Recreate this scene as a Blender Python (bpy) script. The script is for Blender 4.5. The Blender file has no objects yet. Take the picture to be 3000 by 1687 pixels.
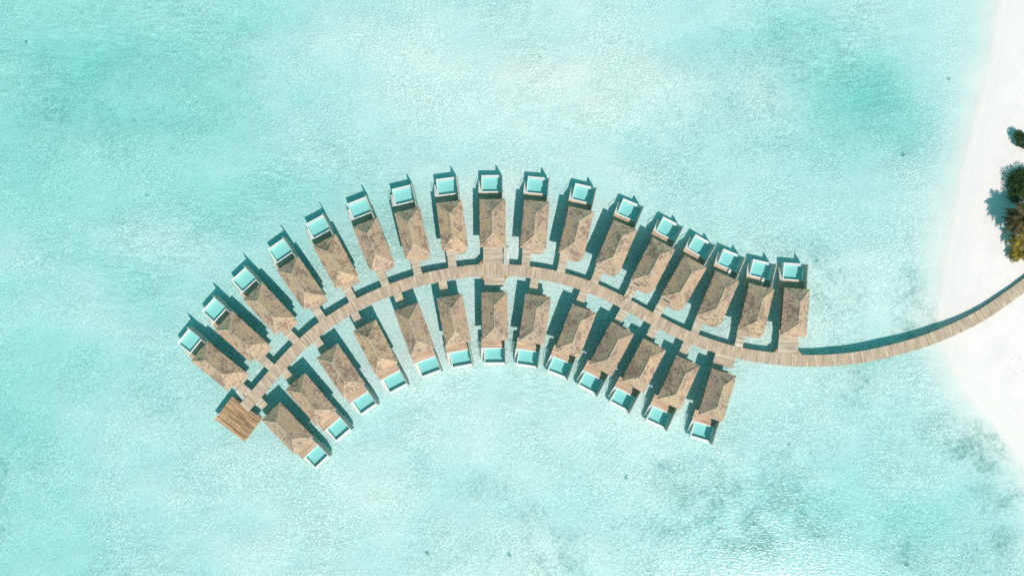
import bpy, bmesh, math, random
import numpy as np
from mathutils import Vector, Matrix

random.seed(7)
rng = np.random.default_rng(11)
scene = bpy.context.scene
COL = scene.collection
R = math.radians

# ------------------------------------------------------------------ calibration
CAM_H = 226.0                      # metres above the water
def W2(px, py, z=0.0):             # photo pixel (3000 x 1687) -> world point at height z
    k = (CAM_H - z) / CAM_H / 10.0
    return Vector(((px - 1500) * k, (843.5 - py) * k, z))

SUN_DIR = Vector((0.5 * 0.6, -0.866 * 0.6, 0.8)).normalized()   # towards the sun

# ------------------------------------------------------------------ helpers
def link(o, parent=None):
    COL.objects.link(o)
    if parent is not None:
        o.parent = parent
    return o

def tag(o, label=None, cat=None, group=None, kind=None):
    if label: o['label'] = label
    if cat: o['category'] = cat
    if group: o['group'] = group
    if kind: o['kind'] = kind
    return o

def empty(name, loc=(0, 0, 0), rz=0.0):
    o = bpy.data.objects.new(name, None)
    o.empty_display_size = 0.5
    o.location = loc; o.rotation_euler = (0, 0, rz)
    return link(o)

def mesh_from_bm(name, bm, mat=None, smooth=False):
    bmesh.ops.recalc_face_normals(bm, faces=bm.faces[:])
    if len(bm.faces) == 1:
        for f in bm.faces:
            f.normal_update()
            if f.normal.z < 0: f.normal_flip()
    me = bpy.data.meshes.new(name)
    bm.to_mesh(me); bm.free()
    if mat: me.materials.append(mat)
    if smooth:
        for p in me.polygons: p.use_smooth = True
    return me

def mesh_raw(name, verts, faces, mat=None, smooth=False):
    me = bpy.data.meshes.new(name)
    me.from_pydata([tuple(v) for v in verts], [], faces)
    if mat: me.materials.append(mat)
    if smooth:
        for p in me.polygons: p.use_smooth = True
    me.update()
    return me

def obj(name, me, parent=None, loc=None, rot=None):
    o = bpy.data.objects.new(name, me)
    if loc is not None: o.location = loc
    if rot is not None: o.rotation_euler = rot
    return link(o, parent)

def quad(bm, pts):
    return bm.faces.new([bm.verts.new(p) for p in pts])

def box(bm, x0, x1, y0, y1, z0, z1):
    v = [bm.verts.new(p) for p in ((x0,y0,z0),(x1,y0,z0),(x1,y1,z0),(x0,y1,z0),(x0,y0,z1),(x1,y0,z1),(x1,y1,z1),(x0,y1,z1))]
    for f in ((0,3,2,1),(4,5,6,7),(0,1,5,4),(1,2,6,5),(2,3,7,6),(3,0,4,7)):
        bm.faces.new([v[i] for i in f])

def hf(xs, ys, H, zb):
    """one connected solid from a grid of cells, H[j][i] = top of cell (None = no cell)"""
    bm = bmesh.new()
    ny, nx = len(ys) - 1, len(xs) - 1
    def h(j, i):
        if j < 0 or i < 0 or j >= ny or i >= nx: return None
        return H[j][i]
    for j in range(ny):
        for i in range(nx):
            a = h(j, i)
            if a is None: continue
            x0, x1, y0, y1 = xs[i], xs[i+1], ys[j], ys[j+1]
            quad(bm, ((x0,y0,a),(x1,y0,a),(x1,y1,a),(x0,y1,a)))
            quad(bm, ((x0,y0,zb),(x0,y1,zb),(x1,y1,zb),(x1,y0,zb)))
            for (dj, di, p, q) in ((-1,0,(x0,y0),(x1,y0)), (1,0,(x1,y1),(x0,y1)), (0,-1,(x0,y1),(x0,y0)), (0,1,(x1,y0),(x1,y1))):
                b = h(j+dj, i+di)
                lo = zb if b is None else b
                if lo < a - 1e-6:
                    quad(bm, ((p[0],p[1],lo),(q[0],q[1],lo),(q[0],q[1],a),(p[0],p[1],a)))
    bmesh.ops.remove_doubles(bm, verts=bm.verts[:], dist=1e-5)
    return bm

def flip_y(bm):
    for v in bm.verts: v.co.y = -v.co.y
    return bm

def tube(bm, pts, r, n=6, r1=None):
    pts = [Vector(p) for p in pts]
    rings = []
    for k, p in enumerate(pts):
        d = (pts[min(k+1, len(pts)-1)] - pts[max(k-1, 0)]).normalized()
        a = d.cross(Vector((0,0,1)))
        if a.length < 1e-3: a = Vector((1,0,0))
        a.normalize(); b = d.cross(a).normalized()
        rr = r if r1 is None else r + (r1 - r) * k / max(1, len(pts)-1)
        rings.append([bm.verts.new(p + a*math.cos(t)*rr + b*math.sin(t)*rr) for t in [2*math.pi*i/n for i in range(n)]])
    for A, B in zip(rings, rings[1:]):
        for i in range(n):
            bm.faces.new((A[i], A[(i+1) % n], B[(i+1) % n], B[i]))
    bm.faces.new(rings[0][::-1]); bm.faces.new(rings[-1])

def vnoise(x, y, seed):
    """smooth value noise on arrays"""
    def hsh(i, j):
        n = (i * 374761393 + j * 668265263 + seed * 982451653) & 0x7fffffff
        n = ((n ^ (n >> 13)) * 1274126177) & 0x7fffffff
        return ((n ^ (n >> 16)) & 0xffff) / 65535.0
    xi, yi = np.floor(x).astype(np.int64), np.floor(y).astype(np.int64)
    fx, fy = x - xi, y - yi
    fx = fx*fx*fx*(fx*(fx*6-15)+10); fy = fy*fy*fy*(fy*(fy*6-15)+10)
    a, b, c, d = hsh(xi, yi), hsh(xi+1, yi), hsh(xi, yi+1), hsh(xi+1, yi+1)
    return (a*(1-fx)+b*fx)*(1-fy) + (c*(1-fx)+d*fx)*fy
def fbm(x, y, seed, octv=4):
    s = 0; a = 1; t = 0
    for o in range(octv):
        s = s + a * vnoise(x * 2**o + 17.3*o, y * 2**o - 9.1*o, seed + o); t += a; a *= 0.5
    return s / t

# ------------------------------------------------------------------ materials
class NT:
    def __init__(self, name):
        self.m = bpy.data.materials.new(name); self.m.use_nodes = True
        self.t = self.m.node_tree; self.t.nodes.clear()
        self.out = self.t.nodes.new('ShaderNodeOutputMaterial')
    def n(self, typ, **kw):
        nd = self.t.nodes.new(typ)
        for k, v in kw.items():
            if k in nd.inputs.keys() if isinstance(k, str) else False:
                nd.inputs[k].default_value = v
            else:
                setattr(nd, k, v)
        return nd
    def l(self, a, b): self.t.links.new(a, b)
    def ramp(self, fac, stops, interp='LINEAR'):
        r = self.t.nodes.new('ShaderNodeValToRGB'); r.color_ramp.interpolation = interp
        e = r.color_ramp.elements
        while len(e) < len(stops): e.new(0.5)
        for el, (p, c) in zip(e, stops):
            el.position = p
            el.color = (c, c, c, 1) if isinstance(c, (int, float)) else (*c, 1)
        self.l(fac, r.inputs['Fac']); return r.outputs['Color']
    def noise(self, vec, scale, detail=2, rough=0.5, dist=0.0):
        nd = self.t.nodes.new('ShaderNodeTexNoise')
        nd.inputs['Scale'].default_value = scale; nd.inputs['Detail'].default_value = detail
        nd.inputs['Roughness'].default_value = rough; nd.inputs['Distortion'].default_value = dist
        if vec is not None: self.l(vec, nd.inputs['Vector'])
        return nd.outputs['Fac']
    def mapping(self, vec, scale=(1,1,1), rot=(0,0,0), loc=(0,0,0)):
        nd = self.t.nodes.new('ShaderNodeMapping')
        nd.inputs['Scale'].default_value = scale; nd.inputs['Rotation'].default_value = rot; nd.inputs['Location'].default_value = loc
        self.l(vec, nd.inputs['Vector']); return nd.outputs['Vector']
    def mix(self, fac, a, b, mode='MIX'):
        nd = self.t.nodes.new('ShaderNodeMix'); nd.data_type = 'RGBA'; nd.blend_type = mode
        for s, v in ((nd.inputs[0], fac), (nd.inputs[6], a), (nd.inputs[7], b)):
            if isinstance(v, (int, float)): s.default_value = v
            elif isinstance(v, tuple): s.default_value = (*v, 1)
            else: self.l(v, s)
        return nd.outputs[2]
    def math(self, op, a, b=0.0, clamp=False):
        nd = self.t.nodes.new('ShaderNodeMath'); nd.operation = op; nd.use_clamp = clamp
        for s, v in ((nd.inputs[0], a), (nd.inputs[1], b)):
            if isinstance(v, (int, float)): s.default_value = v
            else: self.l(v, s)
        return nd.outputs[0]
    def pos(self):
        return self.t.nodes.new('ShaderNodeNewGeometry').outputs['Position']
    def objc(self, shift=True):
        tc = self.t.nodes.new('ShaderNodeTexCoord').outputs['Object']
        if not shift: return tc
        oi = self.t.nodes.new('ShaderNodeObjectInfo').outputs['Random']
        a = self.t.nodes.new('ShaderNodeVectorMath'); a.operation = 'ADD'
        s = self.t.nodes.new('ShaderNodeVectorMath'); s.operation = 'SCALE'; s.inputs[0].default_value = (91, 57, 33)
        self.l(oi, s.inputs['Scale']); self.l(tc, a.inputs[0]); self.l(s.outputs[0], a.inputs[1])
        return a.outputs[0]
    def rnd(self): return self.t.nodes.new('ShaderNodeObjectInfo').outputs['Random']
    def bump(self, h, strength=0.5, dist=0.1):
        nd = self.t.nodes.new('ShaderNodeBump'); nd.inputs['Strength'].default_value = strength; nd.inputs['Distance'].default_value = dist
        self.l(h, nd.inputs['Height']); return nd.outputs['Normal']
    def principled(self, col, rough=0.7, normal=None, spec=0.3):
        p = self.t.nodes.new('ShaderNodeBsdfPrincipled')
        p.inputs['Roughness'].default_value = rough
        p.inputs['Specular IOR Level'].default_value = spec
        if isinstance(col, tuple): p.inputs['Base Color'].default_value = (*col, 1)
        else: self.l(col, p.inputs['Base Color'])
        if normal is not None: self.l(normal, p.inputs['Normal'])
        self.l(p.outputs[0], self.out.inputs['Surface']); return self.m

def mat_thatch():
    m = NT('thatch')
    v = m.objc()
    fine = m.noise(m.mapping(v, (1,1,1.3)), 4.0, 4, 0.85)
    mid = m.noise(v, 1.1, 5, 0.75)
    big = m.noise(v, 0.32, 3, 0.6)
    base = m.ramp(fine, [(0.30,(0.17,0.112,0.083)),(0.42,(0.45,0.325,0.250)),(0.55,(0.655,0.49,0.39)),(0.68,(0.92,0.735,0.615))])
    tint = m.mix(m.ramp(big, [(0.38,0.0),(0.62,1.0)]), (1.0,0.90,0.76), (0.90,0.88,0.93))
    base = m.mix(1.0, base, tint, 'MULTIPLY')
    # dark weathered blotches, more on some roofs than on others
    lim = m.math('ADD', mid, m.math('MULTIPLY', m.math('SUBTRACT', big, 0.5), 0.7))
    lim = m.math('ADD', lim, m.math('MULTIPLY', m.math('SUBTRACT', m.rnd(), 0.5), 0.06))
    base = m.mix(m.ramp(lim, [(0.52,0.0),(0.60,0.68)]), base, (0.23,0.130,0.080))
    wf = m.noise(v, 3.6, 2, 0.6)
    base = m.mix(m.ramp(wf, [(0.63,0.0),(0.70,0.55)]), base, (0.90,0.78,0.65))
    base = m.mix(1.0, base, m.ramp(m.rnd(), [(0.0,(0.86,0.85,0.85)),(0.35,(1.0,0.97,0.93)),(0.7,(0.93,0.94,0.97)),(1.0,(1.07,1.03,0.98))]), 'MULTIPLY')
    n = m.bump(m.math('ADD', fine, m.math('MULTIPLY', mid, 0.6)), 0.9, 0.16)
    return m.principled(base, 0.95, n, 0.1)

def mat_wood(name, light, dark, axis='Y', uv=False, board=0.21, vary=0.22):
    """weathered planks; the boards lie side by side along 'axis'"""
    m = NT(name)
    if uv:
        v = m.t.nodes.new('ShaderNodeUVMap').outputs['UV']
    else:
        v = m.objc()
    s = (1,1,1)
    across, along = (1.0, 0.06)
    sc = (across, along, 0.2) if axis == 'X' else (along, across, 0.2)
    mv = m.mapping(v, sc)
    n1 = m.noise(mv, 2.1, 4, 0.85)
    n2 = m.noise(m.mapping(v, tuple(c*0.9 if c == across else c*4 for c in sc)), 0.55, 2, 0.6)
    n3 = m.noise(v, 0.25, 2, 0.5)
    col = m.ramp(n1, [(0.36, dark), (0.46, tuple((a+b)/2 for a, b in zip(light, dark))), (0.55, light), (0.66, tuple(min(0.8, c*1.22) for c in light))])
    col = m.mix(m.ramp(n2, [(0.40,0.0),(0.62,0.45)]), col, dark)
    col = m.mix(m.ramp(n3, [(0.42,0.0),(0.65,0.35)]), col, tuple(c*0.55+0.2*sum(light)/3 for c in light))
    # every board has its own weathering
    sp2 = m.t.nodes.new('ShaderNodeSeparateXYZ'); m.l(v, sp2.inputs[0])
    ca, cl = sp2.outputs[axis], sp2.outputs['Y' if axis == 'X' else 'X']
    bid = m.math('FLOOR', m.math('DIVIDE', ca, board))
    wn = m.t.nodes.new('ShaderNodeTexWhiteNoise'); wn.noise_dimensions = '1D'; m.l(bid, wn.inputs['W'])
    seg = m.math('FLOOR', m.math('DIVIDE', m.math('ADD', cl, m.math('MULTIPLY', wn.outputs['Value'], 9.0)), 4.4))
    wn2 = m.t.nodes.new('ShaderNodeTexWhiteNoise'); wn2.noise_dimensions = '2D'
    cb = m.t.nodes.new('ShaderNodeCombineXYZ'); m.l(bid, cb.inputs[0]); m.l(seg, cb.inputs[1]); m.l(cb.outputs[0], wn2.inputs['Vector'])
    col = m.mix(1.0, col, m.ramp(wn2.outputs['Value'], [(0.0, (1-vary,)*3), (0.5, (1.0,)*3), (1.0, (1+0.7*vary,)*3)]), 'MULTIPLY')
    # joints between the boards
    sep = m.t.nodes.new('ShaderNodeSeparateXYZ'); m.l(v, sep.inputs[0])
    c = sep.outputs[axis]
    fr = m.math('FRACT', m.math('DIVIDE', c, board))
    gap = m.math('LESS_THAN', fr, 0.07)
    col = m.mix(m.math('MULTIPLY', gap, 0.75), col, tuple(x*0.25 for x in dark))
    if uv:
        fr2 = m.math('FRACT', m.math('DIVIDE', c, 3.35))
        col = m.mix(m.math('MULTIPLY', m.math('LESS_THAN', fr2, 0.035), 0.6), col, tuple(x*0.5 for x in dark))
    n = m.bump(n1, 0.3, 0.03)
    return m.principled(col, 0.85, n, 0.15)

def mat_plain(name, col, rough=0.6, var=0.12, scale=1.2, spec=0.3, bump=0.1):
    m = NT(name)
    v = m.objc()
    n = m.noise(v, scale, 4, 0.65)
    c = m.mix(m.ramp(n, [(0.35,0.0),(0.65,1.0)]), tuple(x*(1-var) for x in col), tuple(min(0.9, x*(1+var)) for x in col))
    return m.principled(c, rough, m.bump(n, bump, 0.03), spec)

M = {}
M['thatch'] = mat_thatch()
M['ridge'] = mat_plain('thatch ridge', (0.68,0.52,0.41), 0.95, 0.2, 4.0, 0.1, 0.5)
M['walk'] = mat_wood('boardwalk planks', (0.69,0.52,0.40), (0.37,0.25,0.165), 'X', uv=True, vary=0.15)
M['plank_y'] = mat_wood('villa planks', (0.74,0.52,0.36), (0.40,0.255,0.165), 'Y')
M['porch'] = mat_wood('footbridge planks', (0.72,0.57,0.44), (0.40,0.29,0.21), 'Y', board=0.24)
M['corner'] = mat_wood('orange corner planks', (0.62,0.37,0.19), (0.36,0.19,0.09), 'X')
M['sundeck'] = mat_wood('brown sundeck planks', (0.56,0.345,0.20), (0.29,0.160,0.088), 'Y', board=0.42, vary=0.42)
M['wall'] = mat_wood('timber cladding', (0.36,0.25,0.16), (0.20,0.13,0.08), 'X')
M['screen'] = mat_plain('weathered grey timber', (0.47,0.43,0.39), 0.8, 0.15, 3.0)
M['white'] = mat_plain('white render', (0.86,0.84,0.81), 0.6, 0.05, 1.0)
M['tread'] = mat_plain('pale stair timber', (0.82,0.78,0.72), 0.75, 0.08, 3.0)
M['pile'] = mat_plain('concrete pile', (0.34,0.32,0.29), 0.85, 0.2, 2.0)
M['rail'] = mat_plain('pale painted rail', (0.78,0.76,0.73), 0.5, 0.05, 2.0)
M['glassy'] = mat_plain('dark window glass', (0.05,0.07,0.08), 0.08, 0.1, 1.0, 0.6, 0.0)
M['door'] = mat_plain('dark door timber', (0.16,0.10,0.06), 0.6, 0.2, 4.0)
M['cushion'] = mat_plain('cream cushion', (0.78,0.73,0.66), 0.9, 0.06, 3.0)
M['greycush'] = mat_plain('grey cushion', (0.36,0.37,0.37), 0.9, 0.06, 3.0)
M['brass'] = mat_plain('warm table top', (0.55,0.38,0.16), 0.4, 0.1, 3.0)
M['hose'] = mat_plain('dark brown hose', (0.10,0.07,0.045), 0.6, 0.1, 3.0)

def mat_pool_tile():
    m = NT('turquoise pool lining')
    v = m.objc()
    n = m.noise(v, 5.0, 3, 0.7)
    c = m.ramp(n, [(0.35,(0.68,0.61,0.605)),(0.65,(0.75,0.67,0.665))])
    return m.principled(c, 0.5, m.bump(n, 0.15, 0.03), 0.3)
M['pool_tile'] = mat_pool_tile()

def water_shader(m, rough, bump_h, bstr, bdist, tint=(1,1,1)):
    n = m.bump(bump_h, bstr, bdist)
    fr = m.t.nodes.new('ShaderNodeFresnel'); fr.inputs['IOR'].default_value = 1.33
    m.l(n, fr.inputs['Normal'])
    tr = m.t.nodes.new('ShaderNodeBsdfTransparent'); tr.inputs['Color'].default_value = (*tint, 1)
    gl = m.t.nodes.new('ShaderNodeBsdfGlossy'); gl.inputs['Roughness'].default_value = rough
    gl.inputs['Color'].default_value = (1,1,1,1); m.l(n, gl.inputs['Normal'])
    mx = m.t.nodes.new('ShaderNodeMixShader')
    back = m.t.nodes.new('ShaderNodeNewGeometry').outputs['Backfacing']   # no mirror on the underside of the surface
    m.l(m.math('MULTIPLY', fr.outputs[0], m.math('SUBTRACT', 1.0, back)), mx.inputs[0]); m.l(tr.outputs[0], mx.inputs[1]); m.l(gl.outputs[0], mx.inputs[2])
    m.l(mx.outputs[0], m.out.inputs['Surface'])

def mat_sea():
    m = NT('lagoon water')
    v = m.pos()
    mv = m.mapping(v, (0.7,1.6,1.0), (0,0,R(12)))
    w1 = m.noise(mv, 1.05, 2, 0.5, 0.5)
    w2 = m.noise(m.mapping(v, (0.8,1.3,1), (0,0,R(-22))), 1.7, 2, 0.6, 0.2)
    h = m.math('ADD', m.math('MULTIPLY', w1, 1.0), m.math('MULTIPLY', w2, 0.20))
    water_shader(m, 0.22, h, 1.0, 0.068)
    va = m.t.nodes.new('ShaderNodeVolumeAbsorption')
    va.inputs['Color'].default_value = (0.0, 0.785, 0.79, 1); va.inputs['Density'].default_value = 0.205
    m.l(va.outputs[0], m.out.inputs['Volume'])
    return m.m
M['sea'] = mat_sea()

def mat_pool_water():
    m = NT('pool water')
    v = m.objc()
    h = m.noise(v, 2.0, 2, 0.5)
    water_shader(m, 0.05, h, 0.3, 0.05, (0.57,0.955,0.945))
    return m.m
M['pool_water'] = mat_pool_water()

def mat_sand():
    m = NT('coral sand')
    v = m.pos()
    at = m.t.nodes.new('ShaderNodeAttribute'); at.attribute_name = 'weed'
    wet = m.t.nodes.new('ShaderNodeAttribute'); wet.attribute_name = 'wet'
    sea = m.t.nodes.new('ShaderNodeAttribute'); sea.attribute_name = 'under'
    under = sea.outputs['Fac']
    # rippled, rubbly bed: the relief is real bump, the colour is sand and rubble plus painted caustics
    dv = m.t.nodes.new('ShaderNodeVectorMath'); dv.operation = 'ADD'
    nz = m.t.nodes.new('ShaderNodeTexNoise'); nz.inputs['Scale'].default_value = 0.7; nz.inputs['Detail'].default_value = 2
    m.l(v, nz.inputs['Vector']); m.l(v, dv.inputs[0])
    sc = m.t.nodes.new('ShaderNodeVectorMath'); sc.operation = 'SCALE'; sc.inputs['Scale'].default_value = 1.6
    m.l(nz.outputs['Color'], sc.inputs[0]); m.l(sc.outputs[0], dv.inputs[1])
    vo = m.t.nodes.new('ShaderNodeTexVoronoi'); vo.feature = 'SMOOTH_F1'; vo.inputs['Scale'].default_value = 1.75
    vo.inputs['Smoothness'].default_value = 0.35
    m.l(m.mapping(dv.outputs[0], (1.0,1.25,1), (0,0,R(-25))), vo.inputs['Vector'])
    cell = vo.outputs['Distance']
    fine = m.noise(v, 1.9, 3, 0.7)
    patch = m.noise(v, 0.045, 5, 0.62)
    h = m.math('ADD', cell, m.math('MULTIPLY', fine, 0.5))
    amt = m.ramp(patch, [(0.36,0.25),(0.58,1.0)])
    hh = m.math('MULTIPLY', m.math('MULTIPLY', h, amt), under)
    rub = m.ramp(fine, [(0.33,(0.66,0.65,0.63)),(0.5,(0.775,0.735,0.715)),(0.67,(0.84,0.80,0.785))])
    # net of bright caustic light painted into the bed colour, darker between
    caustic_net = m.ramp(cell, [(0.08,(0.66,0.76,0.74)),(0.40,(0.94,0.965,0.955)),(0.70,(1.18,1.13,1.115))])
    rub = m.mix(m.math('MULTIPLY', amt, 0.9), rub, m.mix(1.0, rub, caustic_net, 'MULTIPLY'))
    # long diagonal bands painted in the colour, imitating light on surface wave trains
    rp = m.noise(m.mapping(v, (0.22,1.25,1), (0,0,R(-38))), 1.1, 3, 0.6, 0.6)
    rmask = m.ramp(m.noise(v, 0.022, 2, 0.5), [(0.45,0.0),(0.62,0.8)])
    rub = m.mix(rmask, rub, m.mix(1.0, rub, m.ramp(rp, [(0.36,(0.80,0.83,0.82)),(0.62,(1.08,1.06,1.06))]), 'MULTIPLY'))
    dryn = m.noise(v, 0.9, 5, 0.7)
    dry = m.ramp(dryn, [(0.33,(0.82,0.73,0.715)),(0.6,(0.865,0.77,0.76))])
    dry = m.mix(1.0, dry, m.ramp(m.noise(v, 0.13, 4, 0.6), [(0.35,(0.945,0.945,0.95)),(0.65,(1.01,1.0,0.99))]), 'MULTIPLY')
    sd = m.t.nodes.new('ShaderNodeAttribute'); sd.attribute_name = 'shore'
    wob = m.math('ADD', sd.outputs['Fac'], m.math('MULTIPLY', m.noise(v, 0.09, 3, 0.5), 5.0))
    line = m.math('SINE', m.math('MULTIPLY', wob, 4.2))
    lm = m.math('MULTIPLY', m.ramp(line, [(0.55,0.0),(0.95,1.0)]), m.math('MULTIPLY', wet.outputs['Fac'], 0.30))
    dry = m.mix(lm, dry, (0.62,0.60,0.58))
    foot = m.t.nodes.new('ShaderNodeAttribute'); foot.attribute_name = 'litter'
    lit = m.math('MULTIPLY', foot.outputs['Fac'], m.ramp(m.noise(v, 1.7, 4, 0.75), [(0.58,0.0),(0.68,0.75)]))
    dry = m.mix(lit, dry, (0.28,0.25,0.21))
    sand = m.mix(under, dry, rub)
    sand = m.mix(m.math('MULTIPLY', wet.outputs['Fac'], 0.6), sand, (0.79,0.715,0.69))
    hh = m.math('ADD', hh, m.math('MULTIPLY', m.math('MULTIPLY', m.noise(v, 1.3, 4, 0.7), foot.outputs['Fac']), 0.8))
    # seagrass and algae
    wn = m.noise(v, 0.8, 8, 0.95)
    wsel = m.math('ADD', m.math('MULTIPLY', at.outputs['Fac'], 0.29), m.math('MULTIPLY', m.math('SUBTRACT', wn, 0.5), 2.3))
    wf = m.ramp(wsel, [(0.06,0.0),(0.46,0.88)])
    wf = m.math('MULTIPLY', wf, m.ramp(at.outputs['Fac'], [(0.02,0.0),(0.12,1.0)]))
    col = m.mix(wf, sand, (0.15,0.32,0.285))
    # single coral heads
    v2 = m.t.nodes.new('ShaderNodeTexVoronoi'); v2.inputs['Scale'].default_value = 0.085
    m.l(dv.outputs[0], v2.inputs['Vector'])
    sp = m.t.nodes.new('ShaderNodeSeparateColor'); m.l(v2.outputs['Color'], sp.inputs[0])
    rad = m.math('MULTIPLY', m.math('SUBTRACT', sp.outputs[0], 0.55), 0.16)
    head = m.math('MULTIPLY', m.math('LESS_THAN', v2.outputs['Distance'], m.math('ADD', rad, m.math('MULTIPLY', m.math('SUBTRACT', fine, 0.5), 0.06))), under)
    col = m.mix(m.math('MULTIPLY', head, 0.7), col, (0.12,0.30,0.24))
    n = m.bump(hh, 1.0, 0.17)
    return m.principled(col, 0.95, n, 0.0)
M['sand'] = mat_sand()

# ------------------------------------------------------------------ ground: seabed and beach in one relief
shore_px = [(3010,-400),(2950,-180),(2929,0),(2905,175),(2868,310),(2822,500),(2795,650),(2772,760),(2755,880),(2752,960),(2766,1004),(2791,1067),(2816,1122),(2852,1170),(2905,1226),(2958,1295),(3005,1362),(3060,1480),(3150,1687),(3300,2100)]
SH = np.array([[ (p[0]-1500)/10.0, (843.5-p[1])/10.0 ] for p in shore_px])
def shore_dist(X, Y):
    """signed distance to the shoreline, positive over the water (west of it)"""
    best = np.full(X.shape, 1e9)
    for a, b in zip(SH[:-1], SH[1:]):
        ab = b - a; L2 = (ab**2).sum()
        t = np.clip(((X-a[0])*ab[0] + (Y-a[1])*ab[1]) / L2, 0, 1)
        d = np.hypot(X-(a[0]+t*ab[0]), Y-(a[1]+t*ab[1]))
        best = np.minimum(best, d)
    ys = SH[::-1,1]; xs = SH[::-1,0]
    xsh = np.interp(Y, ys, xs)
    return np.where(X < xsh, best, -best)

DEPTH = [(130,230,600,420,1.10),(60,1250,600,600,0.62),(700,560,380,200,0.45),(650,120,300,160,0.5),(1760,90,460,240,-0.30),(1560,330,300,200,-0.15),
         (2510,240,190,120,1.25),(2650,350,140,100,0.60),(2280,60,260,120,0.55),(2150,120,260,180,0.3),(2600,560,260,200,0.25),(2780,250,160,250,0.25),(1250,1180,260,170,-0.20),
         (1500,1250,500,300,-0.20),(2250,700,350,180,-0.20),(2500,930,240,150,-0.25),(2750,1600,330,190,0.85),(2250,1500,330,200,0.40),(2300,1170,260,120,0.15),
         (1850,1230,300,160,-0.1),(1150,1600,300,200,-0.1),(1000,150,330,70,-0.30),(420,700,260,60,-0.35),(700,440,240,70,-0.35),(420,250,200,50,-0.3),(900,1000,200,300,0.15)]
WEED = [(2050,1430,120,70,.45),(2130,1600,150,90,.45),(1990,1520,90,70,.4),(2290,1520,120,60,.4),(2430,1480,90,60,.3),(2860,1330,50,60,.6),(2380,800,90,60,.42),(2440,870,80,70,.36),(2330,740,110,40,.30),(2690,935,38,34,.85),(2680,860,36,80,.45),(2500,930,40,45,.50),(2610,1060,60,26,.75),(2520,1100,80,50,.5),(2480,1160,50,50,.4),
        (2835,1285,58,48,.85),(2895,1385,58,58,.85),(2960,1465,40,30,.85),(2740,1240,40,40,.3),(2330,1400,120,60,.46),(2150,1500,170,120,.42),(2200,1380,170,60,.40),(2660,1610,90,60,.62),(2350,1600,120,60,.40),
        (1900,1600,90,80,.42),(1660,1570,130,60,.16),(1450,1420,70,50,.42),(2000,260,240,160,.22),(1580,1620,80,70,.15),(330,330,220,160,.22),(150,280,140,100,.24),(2120,1058,60,16,.75),(2330,1062,80,14,.3),
        (680,270,160,100,.20),(2380,200,240,160,.2),(0,1500,30,120,.5),(0,1370,14,40,.8),(2940,1560,60,100,.6),(1320,1600,120,60,.2),(2600,420,200,120,.16),(2250,320,160,140,.2),(1470,1040,220,40,.30),(2920,1640,80,60,.5),(1850,740,120,60,.18),
        (2420,1000,60,40,.3),(1700,1000,180,60,.2)]
def gauss(X, Y, lst):
    s = np.zeros_like(X)
    for px, py, rx, ry, a in lst:
        cx, cy = (px-1500)/10.0, (843.5-py)/10.0
        s += a * np.exp(-(((X-cx)/(rx/10.0))**2 + ((Y-cy)/(ry/10.0))**2))
    return s

def terrain(X, Y):
    s = shore_dist(X, Y)
    warp = 6.0 * (fbm(X/22, Y/22, 5) - 0.5)
    d = 0.98 + gauss(X + 3*warp, Y - 2*warp, DEPTH) + 1.15 * (fbm(X/34 + Y/90, Y/20, 21, 5) - 0.5) + 0.45 * (fbm(X/9, Y/7, 33, 4) - 0.5)
    d = np.maximum(d, 0.32)
    far = np.clip((np.hypot(X, Y) - 260) / 400, 0, 1)
    d = d + 2.5 * far
    shelf = 1 - np.exp(-np.maximum(s, 0) / 9.0)
    sea = -d * shelf - 0.10 * np.minimum(np.maximum(s, 0), 1.6) / 1.6
    dry = 1.25 * (1 - np.exp(np.minimum(s, 0) / 13.0)) + 0.05 * np.sin(np.maximum(-s, 0) * 2.4) * np.exp(-np.maximum(-s, 0) / 3.0) \
          + np.clip(-s - 4, 0, 6) / 6 * 0.22 * (fbm(X/3.2, Y/3.2, 51, 4) - 0.5)
    return np.where(s > 0, sea, dry), s

def axis(lo, hi, step, far):
    core = list(np.arange(lo, hi + 1e-6, step))
    out, x, st = [], hi, step
    while x < far:
        st *= 1.35; x += st; out.append(x)
    inn, x, st = [], lo, step
    while x > -far:
        st *= 1.35; x -= st; inn.append(x)
    return np.array(inn[::-1] + core + out)
gx = axis(-170, 190, 1.0, 1500); gy = axis(-105, 105, 1.0, 1500)
GX, GY = np.meshgrid(gx, gy)
GZ, GS = terrain(GX, GY)
def streaks(X, Y, lst):
    s_ = np.zeros_like(X)
    for x0, y0, x1, y1, wd, a in lst:
        p0 = np.array([(x0-1500)/10, (843.5-y0)/10]); p1 = np.array([(x1-1500)/10, (843.5-y1)/10]); ab = p1 - p0
        t = np.clip(((X-p0[0])*ab[0] + (Y-p0[1])*ab[1]) / (ab**2).sum(), 0, 1)
        dd = np.hypot(X-(p0[0]+t*ab[0]), Y-(p0[1]+t*ab[1]))
        s_ += a * np.exp(-(dd/(wd/10))**2) * (0.35 + 0.65*np.sin(math.pi*np.clip(t, 0.03, 0.97)))
    return s_
STREAK = [(1545,1470,1625,1600,9,.55),(1580,1480,1665,1640,9,.6),(1605,1540,1700,1700,10,.65),(1640,1560,1740,1720,9,.55),(1520,1530,1600,1680,8,.45),(1480,1460,1560,1560,8,.35),(1660,1540,1720,1640,7,.4),(1450,1400,1500,1460,9,.3)]
WX = GX + 16 * (fbm(GX/11, GY/11, 91, 4) - 0.5); WY = GY + 16 * (fbm(GX/11, GY/11, 97, 4) - 0.5)
GWEED = np.clip((gauss(WX, WY, WEED) + streaks(GX + 0.3*(WX-GX), GY + 0.3*(WY-GY), STREAK)) * np.clip(2.6 * fbm(GX/5, GY/4, 77, 4) - 0.45, 0, 2), 0, 1) * (GS > 1.0)
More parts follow.
